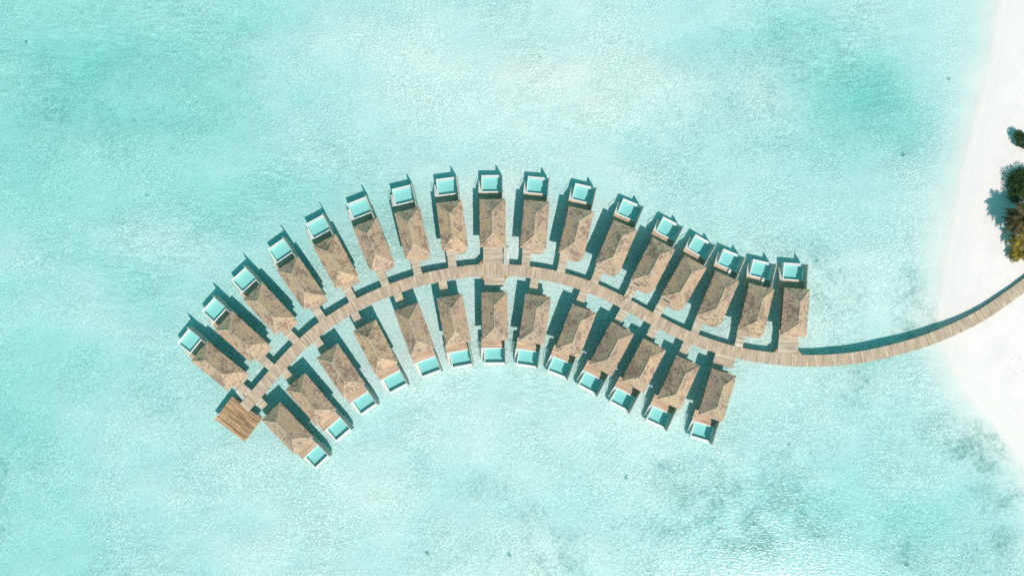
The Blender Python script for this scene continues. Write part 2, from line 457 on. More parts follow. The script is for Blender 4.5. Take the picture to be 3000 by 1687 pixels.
GWET = np.exp(-((GS + 1.6) / 2.6)**2) + 0.45 * np.exp(-((GS + 5.5) / 4.5)**2)
GLIT = np.clip((-GS - 7) / 6, 0, 1) * np.clip(2.4 * fbm(GX/8, GY/8, 61, 3) - 0.7, 0, 1)
GUND = np.clip((GS - 1.5) / 10.0, 0, 1)
nx, ny = len(gx), len(gy)
idx = np.arange(nx * ny).reshape(ny, nx)
F = np.stack([idx[:-1,:-1], idx[:-1,1:], idx[1:,1:], idx[1:,:-1]], -1).reshape(-1, 4)
Sc = (GS[:-1,:-1] + GS[1:,1:]).reshape(-1) / 2
V = np.stack([GX, GY, GZ], -1).reshape(-1, 3)
def terrain_part(name, sel):
    f = F[sel]; used = np.unique(f); rem = np.full(nx*ny, -1); rem[used] = np.arange(len(used))
    me = mesh_raw(name, V[used].tolist(), rem[f].tolist(), M['sand'], True)
    for nm, arr in (('weed', GWEED), ('wet', GWET), ('under', GUND), ('litter', GLIT), ('shore', GS)):
        a = me.attributes.new(nm, 'FLOAT', 'POINT'); a.data.foreach_set('value', arr.reshape(-1)[used].astype(np.float32))
    o = obj(name, me); o['kind'] = 'structure'; return o
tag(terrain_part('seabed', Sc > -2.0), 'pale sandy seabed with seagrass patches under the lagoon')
tag(terrain_part('beach', Sc <= -2.0), 'bright white sand beach along the lagoon')

bm = bmesh.new(); box(bm, -1400, 1400, -1400, 1400, -9, 0)
tag(obj('water', mesh_from_bm('water', bm, M['sea'])), 'clear turquoise lagoon water', kind='structure')

# ------------------------------------------------------------------ boardwalk
UP = [(701,1184),(716,1168),(740,1141),(798,1073.2),(860.1,1007),(934.9,942.5),(1000,899.3),(1049.2,871.7),(1120,840),(1200,811.4),(1270,793.5),(1337.4,781.6),(1399.6,774.7),(1450,773.2),(1493.4,774.2),(1548.3,779.3),(1627.6,792.7),(1728.4,822.8),(1823.6,865.6),(1914.5,915.9),(2020.8,969.7),(2149.3,1013),(2263.6,1032.5),(2353,1039.5),(2465.6,1035.7),(2576,1017.7),(2714,979.1),(2852,917),(2950,852),(3000,814.9),(3100,735)]
HALF = 1.70; DECK = 2.0
up = [W2(x, y, DECK).to_2d() for x, y in UP]
def catmull(P, step=0.35):
    out = []
    for k in range(len(P)-1):
        p0, p1, p2, p3 = P[max(k-1,0)], P[k], P[k+1], P[min(k+2,len(P)-1)]
        n = max(2, int((p2-p1).length/step))
        for i in range(n):
            t = i/n
            out.append(0.5*((2*p1) + (p2-p0)*t + (2*p0-5*p1+4*p2-p3)*t*t + (3*p1-p0-3*p2+p3)*t**3))
    out.append(P[-1]); return out
edge = catmull(up)
for _ in range(60):     # iron out the small wobbles of the measured points
    edge = [edge[0]] + [ (edge[i-1] + edge[i]*2 + edge[i+1]) / 4 for i in range(1, len(edge)-1)] + [edge[-1]]
cen = []
for i, p in enumerate(edge):
    d = (edge[min(i+1, len(edge)-1)] - edge[max(i-1,0)]).normalized()
    cen.append(p + Vector((d.y, -d.x)) * HALF)
def ribbon(path, half, z0, z1, closed_ends=True):
    bm = bmesh.new(); uvl = bm.loops.layers.uv.new('UVMap')
    rings = []; s = 0; ss = []
    for i, p in enumerate(path):
        d = (path[min(i+1, len(path)-1)] - path[max(i-1,0)]).normalized(); nrm = Vector((-d.y, d.x))
        if i: s += (p - path[i-1]).length
        ss.append(s)
        a, b = p + nrm*half, p - nrm*half
        rings.append([bm.verts.new((a.x,a.y,z1)), bm.verts.new((b.x,b.y,z1)), bm.verts.new((b.x,b.y,z0)), bm.verts.new((a.x,a.y,z0))])
    cr = (half, -half, -half-0.3, half+0.3)
    for i in range(len(rings)-1):
        A, B = rings[i], rings[i+1]
        for k in range(4):
            k2 = (k+1) % 4
            f = bm.faces.new((A[k], A[k2], B[k2], B[k]))
            for lp, (u, w) in zip(f.loops, ((ss[i],cr[k]),(ss[i],cr[k2]),(ss[i+1],cr[k2]),(ss[i+1],cr[k]))):
                lp[uvl].uv = (u, w)
    bm.faces.new(rings[0]); bm.faces.new(rings[-1][::-1])
    return bm
def ground_z(x, y):
    z, _ = terrain(np.array([[x]], dtype=float), np.array([[y]], dtype=float)); return float(z[0,0])

walk = tag(empty('boardwalk', (*cen[0], DECK)), 'long curved grey brown plank boardwalk running from the beach between the two rows of villas', 'boardwalk')
def sub(o_name, bm, mat, parent):
    me = mesh_from_bm(o_name, bm, mat); o = obj(o_name, me, parent)
    return o
off = Vector(walk.location)
bmw = ribbon(cen, HALF, DECK-0.22, DECK); bmesh.ops.translate(bmw, verts=bmw.verts[:], vec=-off)
sub('deck', bmw, M['walk'], walk)
for sgn in (-1, 1):
    path = []
    for i, p in enumerate(cen):
        d = (cen[min(i+1, len(cen)-1)] - cen[max(i-1,0)]).normalized()
        path.append(p + Vector((-d.y, d.x)) * sgn * (HALF-0.30))
    bmb = ribbon(path, 0.11, DECK-0.55, DECK-0.225); bmesh.ops.translate(bmb, verts=bmb.verts[:], vec=-off)
    sub('beam', bmb, M['pile'], walk)
def pile_mesh(r, z0, z1):
    bm = bmesh.new(); tube(bm, [(0,0,z0),(0,0,z1)], r, 8); return mesh_from_bm('pile', bm, M['pile'], False)
PILE_W = pile_mesh(0.15, -4.3, -0.56)
step = max(1, len(cen)//46)
for i in range(step//2, len(cen), step):
    p = cen[i]; d = (cen[min(i+1, len(cen)-1)] - cen[max(i-1,0)]).normalized(); nrm = Vector((-d.y, d.x))
    for sgn in (-1, 1):
        q = p + nrm*sgn*(HALF-0.30)
        obj('pile', PILE_W, walk, (q.x-off.x, q.y-off.y, 0.0))

def walk_hit(p, d):
    """distance from p along d until the boardwalk's edge"""
    t = 0.0
    while t < 14:
        q = p + d*t
        if min((q-c).length for c in cen) <= HALF: return t
        t += 0.1
    return None

# ------------------------------------------------------------------ villas
L, Wd = 13.8, 7.42
Y1 = L/2                     # eave over the pool side (+y)
EAVE, RIDGE = 5.2, 3.2
YP = Y1 + 2.3                # pool's inner edge
def build_roof(seed):
    r = random.Random(seed)
    n_x, n_y = 30, 56
    bm = bmesh.new(); g = []
    sl = RIDGE / (Wd/2)
    nzx = np.linspace(-Wd/2, Wd/2, n_x+1); nzy = np.linspace(-Y1, Y1, n_y+1)
    for j, y in enumerate(nzy):
        row = []
        for i, x in enumerate(nzx):
            e = min(x+Wd/2, Wd/2-x, y+Y1, Y1-y)
            z = EAVE + sl*e - 0.10*math.sin(math.pi*e/(Wd/2))
            edge_ = e < 1e-6
            jx = r.uniform(-.06,.06) if edge_ else r.uniform(-.03,.03)
            jy = r.uniform(-.06,.06) if edge_ else r.uniform(-.03,.03)
            row.append(bm.verts.new((x+jx, y+jy, z + r.uniform(-.045,.045))))
        g.append(row)
    for j in range(n_y):
        for i in range(n_x):
            a, b, c, d = g[j][i], g[j][i+1], g[j+1][i+1], g[j+1][i]
            bm.faces.new((a, b, c, d))
    loop = [g[0][i] for i in range(n_x+1)] + [g[j][n_x] for j in range(1, n_y+1)] + [g[n_y][i] for i in range(n_x-1, -1, -1)] + [g[j][0] for j in range(n_y-1, 0, -1)]
    low = [bm.verts.new((v.co.x*0.985, v.co.y*0.992, EAVE-0.30+r.uniform(-.05,.05))) for v in loop]
    N = len(loop)
    for k in range(N):
        bm.faces.new((loop[k], low[k], low[(k+1)%N], loop[(k+1)%N]))
    inn = [bm.verts.new((v.co.x*0.5, v.co.y*0.7, EAVE+0.6)) for v in low]
    for k in range(N):
        bm.faces.new((low[k], inn[k], inn[(k+1)%N], low[(k+1)%N]))
    bm.faces.new(inn)
    return bm
def build_ridge():
    bm = bmesh.new(); hw = Wd/2; sl = RIDGE/hw
    z = EAVE + RIDGE + 0.03
    yr = Y1 - hw
    tube(bm, [(0, -yr-0.1, z-0.04), (0, 0, z+0.02), (0, yr+0.1, z-0.04)], 0.07, 6)
    for sx in (-1, 1):
        for sy in (-1, 1):
            tube(bm, [(0, sy*yr, z-0.04), (sx*hw*0.5, sy*(yr+hw*0.5), EAVE+RIDGE*0.5-0.06), (sx*hw*0.985, sy*(Y1-0.05), EAVE+0.02)], 0.065, 6)
    return bm

def build_pool():
    xs = [-3.20,-2.99,2.58,2.78]
    ys = [YP, YP+0.30, YP+4.28, YP+4.47, YP+4.64, YP+5.0]
    t = 2.04; f = 0.75
    H = [[t,t,t],[t,f,t],[t,t,t],[1.76,1.76,1.76],[1.90,1.90,1.90]]
    return hf(xs, ys, H, 0.15)
def build_deck():
    xs = [-4.05,-3.05,2.72]; ys = [-Y1+0.9, Y1-0.9, YP-0.004]
    return hf(xs, ys, [[None,2.0],[2.0,2.0]], 1.66)
def build_walls():
    bm = bmesh.new(); box(bm, -2.75, 2.75, -Y1+1.3, Y1-1.3, 2.004, EAVE+0.45); return bm
def build_screen_house():
    # tall fin beside the terrace, its top raked up toward the eave
    bm = bmesh.new()
    x0, x1, y0, y1 = 2.74, 3.0, Y1-1.0, YP+0.10
    pts = [(y0,1.2),(y1,1.2),(y1,4.45),(y1-0.55,5.0),(y0,5.03)]
    a = [bm.verts.new((x0,y,z)) for y, z in pts]; b = [bm.verts.new((x1,y,z)) for y, z in pts]
    n = len(pts)
    bm.faces.new(a); bm.faces.new(b[::-1])
    for k in range(n): bm.faces.new((a[k], b[k], b[(k+1)%n], a[(k+1)%n]))
    return bm
def build_screen_pool():
    bm = bmesh.new(); box(bm, 2.80, 3.05, YP+0.14, YP+4.95, 0.5, 4.50); return bm
def build_treads():
    bm = bmesh.new(); n = 13; run = 3.7; d = run/n
    for k in range(n):
        z = 1.98 - 0.165*k
        y = YP + 0.02 + k*d
        box(bm, -4.04, -3.24, y, y+d*0.80, z-0.06, z)
    for x in (-3.98, -3.30):      # stringers carry every tread
        v = [(YP,1.94),(YP+run,-0.10),(YP+run,-0.32),(YP,1.70)]
        a = [bm.verts.new((x-0.03,y,z)) for y, z in v]; b = [bm.verts.new((x+0.03,y,z)) for y, z in v]
        bm.faces.new(a); bm.faces.new(b[::-1])
        for k in range(4): bm.faces.new((a[k], b[k], b[(k+1)%4], a[(k+1)%4]))
    return bm
def build_handrail():
    bm = bmesh.new(); run = 3.7
    tube(bm, [(-4.08, YP+0.1, 0.95+1.98), (-4.08, YP+run, 0.95-0.10)], 0.055, 6)
    for f in (0.05, 0.35, 0.65, 0.95):
        y = YP + 0.1 + (run-0.1)*f; zt = 2.93 - 2.08*f
        tube(bm, [(-4.08,y,zt-1.1),(-4.08,y,zt)], 0.035, 5)
    return bm
def build_porch(y_in, depth, x0, x1, top=1.986):
    bm = bmesh.new(); box(bm, x0, x1, -Y1-depth, -Y1+y_in, 1.70, top); return bm
def build_ledge_porch():
    return hf([-2.9,-0.45,2.65], [-Y1-1.55,-Y1-0.5,-Y1+0.88], [[1.986,None],[1.986,1.986]], 1.72)
def build_awning():
    bm = bmesh.new()
    x0, x1 = -0.5, 3.15
    p = [(-Y1-0.95, 4.30),(-Y1-0.95,4.48),(-Y1+0.25,5.08),(-Y1+0.25,4.80)]
    n = 12; rows = []
    for i in range(n+1):
        x = x0 + (x1-x0)*i/n
        rows.append([bm.verts.new((x, y + (random.uniform(-.05,.05) if k < 2 else 0), z)) for k, (y, z) in enumerate(p)])
    for A, B in zip(rows, rows[1:]):
        for k in range(4): bm.faces.new((A[k], A[(k+1)%4], B[(k+1)%4], B[k]))
    bm.faces.new(rows[0]); bm.faces.new(rows[-1][::-1])
    return bm
def bx(*a):
    bm = bmesh.new(); box(bm, *a); return bm
def sheet(x0, x1, y0, y1, z):
    bm = bmesh.new(); quad(bm, ((x0,y0,z),(x1,y0,z),(x1,y1,z),(x0,y1,z))); return bm
def pane_frame(x0, x1, y, z0, z1, t):       # frame in the xz plane, proud of the wall
    bm = bmesh.new(); w = 0.09
    o = [(x0,z0),(x1,z0),(x1,z1),(x0,z1)]; i = [(x0+w,z0+w),(x1-w,z0+w),(x1-w,z1-w),(x0+w,z1-w)]
    def ring(yy, P): return [bm.verts.new((x, yy, z)) for x, z in P]
    a, b, c, d = ring(y, o), ring(y, i), ring(y+t, o), ring(y+t, i)
    for k in range(4):
        q = (k+1) % 4
        bm.faces.new((a[k],a[q],b[q],b[k])); bm.faces.new((c[k],d[k],d[q],c[q]))
        bm.faces.new((a[k],c[k],c[q],a[q])); bm.faces.new((b[k],b[q],d[q],d[k]))
    return bm

class Proto: pass
def proto(fy):
    P = Proto()
    def mk(nm, bm, mat, sm=False):
        if fy < 0: flip_y(bm)
        return mesh_from_bm(nm, bm, mat, sm)
    P.roofs = [mk('roof', build_roof(3 + k + (10 if fy < 0 else 0)), M['thatch']) for k in range(4)]
    P.ridge = mk('ridge_cap', build_ridge(), M['ridge'])
    P.pool = mk('pool', build_pool(), M['white'])
    P.lining = mk('pool_floor', bx(-2.98,2.57,YP+0.31,YP+4.27,0.76,0.80), M['pool_tile'])
    P.lin_side = None
    P.water = mk('pool_water', sheet(-2.986,2.576,YP+0.304,YP+4.276,1.96), M['pool_water'])
    P.deck = mk('deck', build_deck(), M['plank_y'])
    P.walls = mk('house_wall', build_walls(), M['wall'])
    P.fin1 = mk('privacy_wall', build_screen_house(), M['screen'])
    P.fin2 = mk('privacy_wall', build_screen_pool(), M['screen'])
    P.treads = mk('stairs', build_treads(), M['tread'])
    P.rail = mk('handrail', build_handrail(), M['rail'])
    P.awning = mk('awning', build_awning(), M['thatch'])
    P.porch = mk('porch', build_porch(0.88, 1.25, -2.9, 2.65), M['porch'])
    P.ledge = mk('porch', build_ledge_porch(), M['porch'])
    P.door = mk('front_door', bx(-2.0,-1.0,-Y1+1.22,-Y1+1.297,2.01,4.2), M['door'])
    P.glass = mk('patio_door', bx(-2.2,2.2,Y1-1.297,Y1-1.25,2.03,4.4), M['glassy'])
    P.gframe = mk('frame', pane_frame(-2.32,2.32,Y1-1.297,2.01,4.5,0.09), M['door'])
    P.win = mk('window', bx(0.6,1.9,-Y1+1.25,-Y1+1.297,2.9,4.1), M['glassy'])
    P.wframe = mk('frame', pane_frame(0.5,2.0,-Y1+1.207,2.8,4.2,0.09), M['rail'])
    return P
PO, PI_ = proto(1), proto(-1)
PILE_V = pile_mesh(0.17, -3.0, 1.65)
PILE_P = pile_mesh(0.19, -3.0, 0.14)

def bridge(v, fy, x0, x1, mat=None):
    """plank link from the porch out to the boardwalk (part of the villa)"""
    d0 = 1.25 if fy > 0 else 1.55
    best = 0
    for x in (x0, x1):
        p = v.matrix_basis @ Vector((x, -fy*(Y1+d0), 0)); q = v.matrix_basis @ Vector((x, -fy*(Y1+d0+1), 0))
        t = walk_hit(p.to_2d(), (q-p).to_2d().normalized())
        if t is not None: best = max(best, t)
    ln = best + 0.7
    bm = bmesh.new(); box(bm, x0, x1, -Y1-d0-ln, -Y1-d0-0.004, 1.80, 1.990)
    if fy < 0: flip_y(bm)
    obj('footbridge', mesh_from_bm('footbridge', bm, M['porch']), v)
    return best + d0

def corner_tri(v, fy, side, xc, dist, size=1.5):
    """diagonal corner piece between a wide landing and the boardwalk"""
    y0, y1 = -Y1-dist-0.25, -Y1-dist+size
    pts = [(xc, y1), (xc + side*size, y1-size), (xc + side*size, y0), (xc, y0)]
    bm = bmesh.new()
    a = [bm.verts.new((x, y, 1.78)) for x, y in pts]; b = [bm.verts.new((x, y, 1.974)) for x, y in pts]
    bm.faces.new(a); bm.faces.new(b[::-1])
    for k in range(4): bm.faces.new((a[k], b[k], b[(k+1)%4], a[(k+1)%4]))
    if fy < 0: flip_y(bm)
    obj('corner_deck', mesh_from_bm('corner_deck', bm, M['corner']), v)

def villa(x, y, ang, fy, k, label, group, wide=None):
    P = PO if fy > 0 else PI_
    v = empty('water_villa', (x, y, 0), R(ang))
    tag(v, label, 'villa', group)
    bpy.context.view_layer.update()
    rf = obj('roof', P.roofs[k % 4], v)
    obj('ridge_cap', P.ridge, rf)
    obj('house_wall', P.walls, v)
    obj('deck', P.deck, v)
    po = obj('pool', P.pool, v); obj('pool_floor', P.lining, po); obj('pool_water', P.water, po)
    obj('privacy_wall', P.fin1, v); obj('privacy_wall', P.fin2, v)
    st = obj('stairs', P.treads, v); obj('handrail', P.rail, st)
    obj('front_door', P.door, v)
    g = obj('patio_door', P.glass, v); obj('frame', P.gframe, g)
    w = obj('window', P.win, v); obj('frame', P.wframe, w)
    if fy > 0:
        obj('porch', P.porch, v)
        if wide is None: obj('awning', P.awning, v)
    else:
        obj('porch', P.ledge, v)
    for px in (-2.5, 2.3):
        for py in (-5.6, 0.0, 5.6):
            obj('pile', PILE_V, v, (px, fy*py, 0))
        for py in (YP+0.7, YP+4.2):
            obj('pile', PILE_P, v, (px, fy*py, 0))
    if wide is None:
        bridge(v, fy, -2.75, -0.35)
    else:
        dist = bridge(v, fy, wide[0], wide[1])
        for s in wide[2]:
            corner_tri(v, fy, s, wide[0] if s < 0 else wide[1], dist, 1.45)
    return v

OUT = [(-84.22,-22.36,51.2),(-77.51,-13.92,47.6),(-69.52,-5.93,43.1),(-60.34,1.39,34.6),(-50.43,7.58,28.4),(-39.64,12.40,21.7),(-28.50,15.60,13.6),(-17.15,17.86,7.2),(-5.54,18.53,0.6),
       (6.55,18.03,-5.2),(18.36,15.89,-13.0),(29.81,11.69,-22.9),(40.28,6.63,-27.6),(49.15,1.67,-29.8),(58.98,-2.91,-22.9),(69.94,-6.16,-13.4),(81.06,-7.01,-4.6)]
INN = [(-64.29,-40.17,43.6),(-57.56,-31.94,40.7),(-49.05,-23.62,34.6),(-39.09,-16.82,27.8),(-27.91,-11.87,20.3),(-16.64,-9.09,10.3),(-4.97,-8.10,0.8),(6.51,-8.97,-8.3),(18.27,-12.32,-21.0),
       (28.50,-17.42,-27.9),(37.66,-22.21,-27.6),(47.66,-27.03,-24.4),(58.77,-30.69,-16.5)]
ORD = ['first','second','third','fourth','fifth','sixth','seventh','eighth','ninth','tenth','eleventh','twelfth','thirteenth','fourteenth','fifteenth','sixteenth','seventeenth']
OUTL = {0: 'thatched water villa at the end of the outer row, nearest the square brown sundeck',
        8: 'thatched water villa with wide porch and open slatted stair at the middle of the arc',
        14: 'thatched water villa with two loungers on its terrace, outer row, third from the beach',
        15: 'thatched water villa with two loungers on its terrace, outer row, second from the beach',
        16: 'thatched water villa with wide landing and orange corner boards, outer row, nearest the beach'}
INL = {0: 'thatched water villa touching the corner of the square brown sundeck, inner row',
       6: 'thatched water villa facing the wide landing across the boardwalk, middle of the inner row',
       12: 'thatched water villa with wide plank landing, last of the inner row, nearest the beach'}
OUTER, INNER = [], []
for k, (x, y, a) in enumerate(OUT):
    lab = OUTL.get(k, f'thatched water villa, {ORD[k]} along the outer curve counted from the square sundeck')
    wide = {8: (-2.9, 2.9, (-1,)), 16: (-2.95, 2.95, (-1, 1))}.get(k)
    OUTER.append(villa(x, y, a, 1, k, lab, 'water villas along the outer side of the boardwalk', wide))
for k, (x, y, a) in enumerate(INN):
    lab = INL.get(k, f'thatched water villa, {ORD[k]} along the inner curve counted from the square sundeck')
    wide = {6: (-2.9, 2.9, (-1, 1)), 12: (-3.0, 3.0, ())}.get(k)
    INNER.append(villa(x, y, a, -1, k, lab, 'water villas along the inner side of the boardwalk', wide))
bpy.context.view_layer.update()

# ------------------------------------------------------------------ square sundeck at the end of the boardwalk
c = W2(698.3, 1226.8, 1.9)
sd = tag(empty('sundeck', (c.x, c.y, 1.9), R(-36.8)), 'square brown plank sundeck at the far end of the boardwalk', 'sundeck')
obj('deck', mesh_from_bm('deck', bx(-5.42,5.42,-4.18,4.18,-0.25,0.0), M['sundeck']), sd)
obj('platform_beam', mesh_from_bm('platform_beam', bx(-5.1,5.1,-3.4,-3.1,-0.55,-0.255), M['pile']), sd)
obj('platform_beam', mesh_from_bm('platform_beam', bx(-5.1,5.1,3.1,3.4,-0.55,-0.255), M['pile']), sd)
pm = pile_mesh(0.17, -4.8, -0.56)
for x in (-4.6, 0, 4.6):
    for y in (-3.25, 3.25): obj('pile', pm, sd, (x, y, 0))

# ------------------------------------------------------------------ the two stairs down to the water
def water_stairs(p_top, p_end, width, label, railside):
    a, b = Vector(p_top), Vector(p_end); d = (b-a); run = d.length; ang = math.atan2(d.y, d.x) - math.pi/2
    s = tag(empty('water_stairs', (a.x, a.y, 0), ang), label, 'stairs', 'open stairs from the boardwalk to the water')
    bm = bmesh.new(); n = 14
    for k in range(n):
        y = 0.02 + run*k/n; z = 1.92 - 0.155*k
        box(bm, -width/2, width/2, y, y+run/n*0.58, z-0.05, z)
    obj('treads', mesh_from_bm('treads', bm, M['tread']), s)
    for x in (-width/2-0.04, width/2+0.04):
        bm = bmesh.new(); vv = [(0.0,1.95),(run,-0.12),(run,-0.36),(0.0,1.70)]
        A = [bm.verts.new((x-0.035,y,z)) for y, z in vv]; B = [bm.verts.new((x+0.035,y,z)) for y, z in vv]
        bm.faces.new(A); bm.faces.new(B[::-1])
        for k in range(4): bm.faces.new((A[k], B[k], B[(k+1)%4], A[(k+1)%4]))
        obj('stringer', mesh_from_bm('stringer', bm, M['rail']), s)
    x = railside*(width/2+0.12); bm = bmesh.new()
    tube(bm, [(x,0.05,1.95),(x,0.1,2.95),(x,run,0.85),(x,run,-0.2)], 0.06, 6)
    for f in (0.33, 0.66):
        tube(bm, [(x,run*f,1.9-2.07*f),(x,run*f,2.95-2.1*f)], 0.04, 5)
    obj('handrail', mesh_from_bm('handrail', bm, M['rail']), s)
    return s
water_stairs(W2(1484.5,773.5,1.9).to_2d(), W2(1484.5,722,0.6).to_2d(), 1.35, 'pale slatted stair to the water beside the wide middle porch', -1)
q0, q1 = W2(718,1171,1.9).to_2d(), W2(690,1144,0.6).to_2d()
water_stairs(q0, q1, 1.0, 'pale slatted stair to the water beside the square brown sundeck', 1)

# ------------------------------------------------------------------ sun loungers and side tables on two terraces
def lounger(parent_villa, x, y, cush, label):
    w = parent_villa.matrix_world @ Vector((x, y, 2.004))
    l = tag(empty('sun_lounger', w, parent_villa.rotation_euler.z), label, 'sun lounger', 'sun loungers on the villa terraces')
    bm = bmesh.new()
    for sx in (-0.33, 0.27): box(bm, sx, sx+0.06, -0.95, 0.95, 0.22, 0.30)
    for yy in (-0.95, -0.3, 0.35, 0.89): box(bm, -0.27, 0.27, yy, yy+0.06, 0.23, 0.29)
    obj('frame', mesh_from_bm('frame', bm, M['door']), l)
    for sx in (-0.33, 0.27):
        for yy in (-0.9, 0.82): obj('leg', mesh_from_bm('leg', bx(sx,sx+0.06,yy,yy+0.06,0.0,0.219), M['door']), l)
    bm = bmesh.new()
    pr = [(-0.97,0.301),(0.30,0.301),(0.97,0.62),(0.93,0.74),(0.28,0.43),(-0.97,0.43)]
    A = [bm.verts.new((-0.34,yy,z)) for yy, z in pr]; B = [bm.verts.new((0.34,yy,z)) for yy, z in pr]
    bm.faces.new(A); bm.faces.new(B[::-1])
    for k in range(6): bm.faces.new((A[k],B[k],B[(k+1)%6],A[(k+1)%6]))
    obj('cushion', mesh_from_bm('cushion', bm, cush), l)
def side_table(pv, x, y, label):
    w = pv.matrix_world @ Vector((x, y, 2.004))
    t = tag(empty('side_table', w), label, 'side table', 'small tables between the loungers')
    bm = bmesh.new(); bmesh.ops.create_cone(bm, cap_ends=True, segments=20, radius1=0.24, radius2=0.24, depth=0.05, matrix=Matrix.Translation((0,0,0.45)))
    obj('table_top', mesh_from_bm('table_top', bm, M['brass']), t)
    bm = bmesh.new(); bmesh.ops.create_cone(bm, cap_ends=True, segments=14, radius1=0.16, radius2=0.05, depth=0.42, matrix=Matrix.Translation((0,0,0.211)))
    obj('pedestal', mesh_from_bm('pedestal', bm, M['door']), t)
for vi, w in ((14, 'third villa from the beach end'), (15, 'second villa from the beach end')):
    v = OUTER[vi]
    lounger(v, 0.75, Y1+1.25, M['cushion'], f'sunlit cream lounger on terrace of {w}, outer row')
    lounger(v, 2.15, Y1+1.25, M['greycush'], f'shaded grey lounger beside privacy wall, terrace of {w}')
    side_table(v, 1.45, Y1+1.0, f'small round table between two loungers, {w}')

# ------------------------------------------------------------------ hose on the boards
hp = [(1852,838),(1849,845),(1846,858),(1843,862),(1838,868),(1832,872),(1826,878),(1821,880.5),(1816,879),(1814,875),(1816,871),(1820,869.5),(1826,870),(1833,871),(1838,868.5)]
pts = catmull([W2(x, y, 2.06).to_2d() for x, y in hp], 0.12)
bm = bmesh.new(); tube(bm, [(p.x, p.y, 2.05 + (0.05 if i > len(pts)*0.85 else 0)) for i, p in enumerate(pts)], 0.05, 5)
tag(obj('hose', mesh_from_bm('hose', bm, M['hose'])), 'thin dark hose lying in a loop on the boardwalk', 'hose')

# ------------------------------------------------------------------ vegetation
def mat_leaf(name, cols, scale=0.8):
    m = NT(name); v = m.objc()
    n = m.noise(v, scale, 3, 0.7)
    c = m.ramp(n, [(0.36, cols[0]), (0.52, cols[1]), (0.70, cols[2])])
    p = m.t.nodes.new('ShaderNodeBsdfPrincipled'); m.l(c, p.inputs['Base Color'])
    p.inputs['Roughness'].default_value = 0.55; p.inputs['Specular IOR Level'].default_value = 0.3
    tl = m.t.nodes.new('ShaderNodeBsdfTranslucent'); m.l(c, tl.inputs['Color'])
    mx = m.t.nodes.new('ShaderNodeMixShader'); mx.inputs[0].default_value = 0.18
    m.l(p.outputs[0], mx.inputs[1]); m.l(tl.outputs[0], mx.inputs[2]); m.l(mx.outputs[0], m.out.inputs['Surface'])
    return m.m
M['leaf'] = mat_leaf('dark green leaves', ((0.012,0.030,0.012),(0.032,0.068,0.016),(0.13,0.18,0.015)))
M['leaf2'] = mat_leaf('mid green leaves', ((0.015,0.036,0.018),(0.035,0.075,0.025),(0.09,0.12,0.03)))
M['frond'] = mat_leaf('dark olive fronds', ((0.026,0.022,0.012),(0.075,0.052,0.018),(0.20,0.13,0.03)))
M['gold'] = mat_leaf('golden fronds', ((0.07,0.055,0.012),(0.22,0.15,0.015),(0.42,0.27,0.02)))
M['bark'] = mat_plain('grey bark', (0.22,0.18,0.14), 0.9, 0.25, 3.0)

def leaf_tree(x, y, r, h, n, mat, label, name='leafy_tree', seed=0):
    rr = random.Random(seed); z0 = ground_z(x, y) - 0.05
    t = tag(empty(name, (x, y, z0)), label, 'tree' if name != 'shrub' else 'shrub')
    bm = bmesh.new()
    tube(bm, [(0,0,-0.3),(0.05*r,0.02*r,h*0.25),(0.0,0.05*r,h*0.62)], 0.10*r*0.6+0.05, 7, 0.05)
    lumps = []
    for k in range(9 if name != 'shrub' else 6):
        a = rr.uniform(0, 6.28); d = r*rr.uniform(0.25, 0.66)
        c = Vector((math.cos(a)*d, math.sin(a)*d, h*rr.uniform(0.5, 0.86))); lumps.append((c, r*rr.uniform(0.30, 0.48)))
        tube(bm, [(0,0,h*0.22),(c.x*0.5,c.y*0.5,h*0.42),tuple(c)], 0.03*r+0.03, 5, 0.02)
    lumps.append((Vector((0,0,h*0.85)), r*0.5))
    obj('trunk', mesh_from_bm('trunk', bm, M['bark']), t)
    vs, fs = [], []
    for k in range(n):
        c, lr = rr.choice(lumps)
        dv = Vector((rr.gauss(0,1), rr.gauss(0,1), rr.gauss(0,1))).normalized()
        p = c + Vector((dv.x*lr, dv.y*lr, dv.z*lr*0.8)) * (rr.random()**0.4) * rr.uniform(0.85, 1.12)
        if p.z < 0.25: p.z = 0.25
        nrm = (dv*0.8 + Vector((0,0,0.6)) + Vector((rr.uniform(-.6,.6), rr.uniform(-.6,.6), rr.uniform(-.4,.4)))).normalized()
        u = nrm.cross(Vector((rr.uniform(-1,1), rr.uniform(-1,1), 0.3))).normalized(); w = nrm.cross(u)
        s = rr.uniform(0.16, 0.34)
        b0 = len(vs)
        vs += [p - u*s, p + w*s*0.5 + nrm*0.03, p + u*s, p - w*s*0.5 + nrm*0.03]
        fs.append((b0, b0+1, b0+2, b0+3))
    obj('crown', mesh_raw('crown', vs, fs, mat), t)
    return t

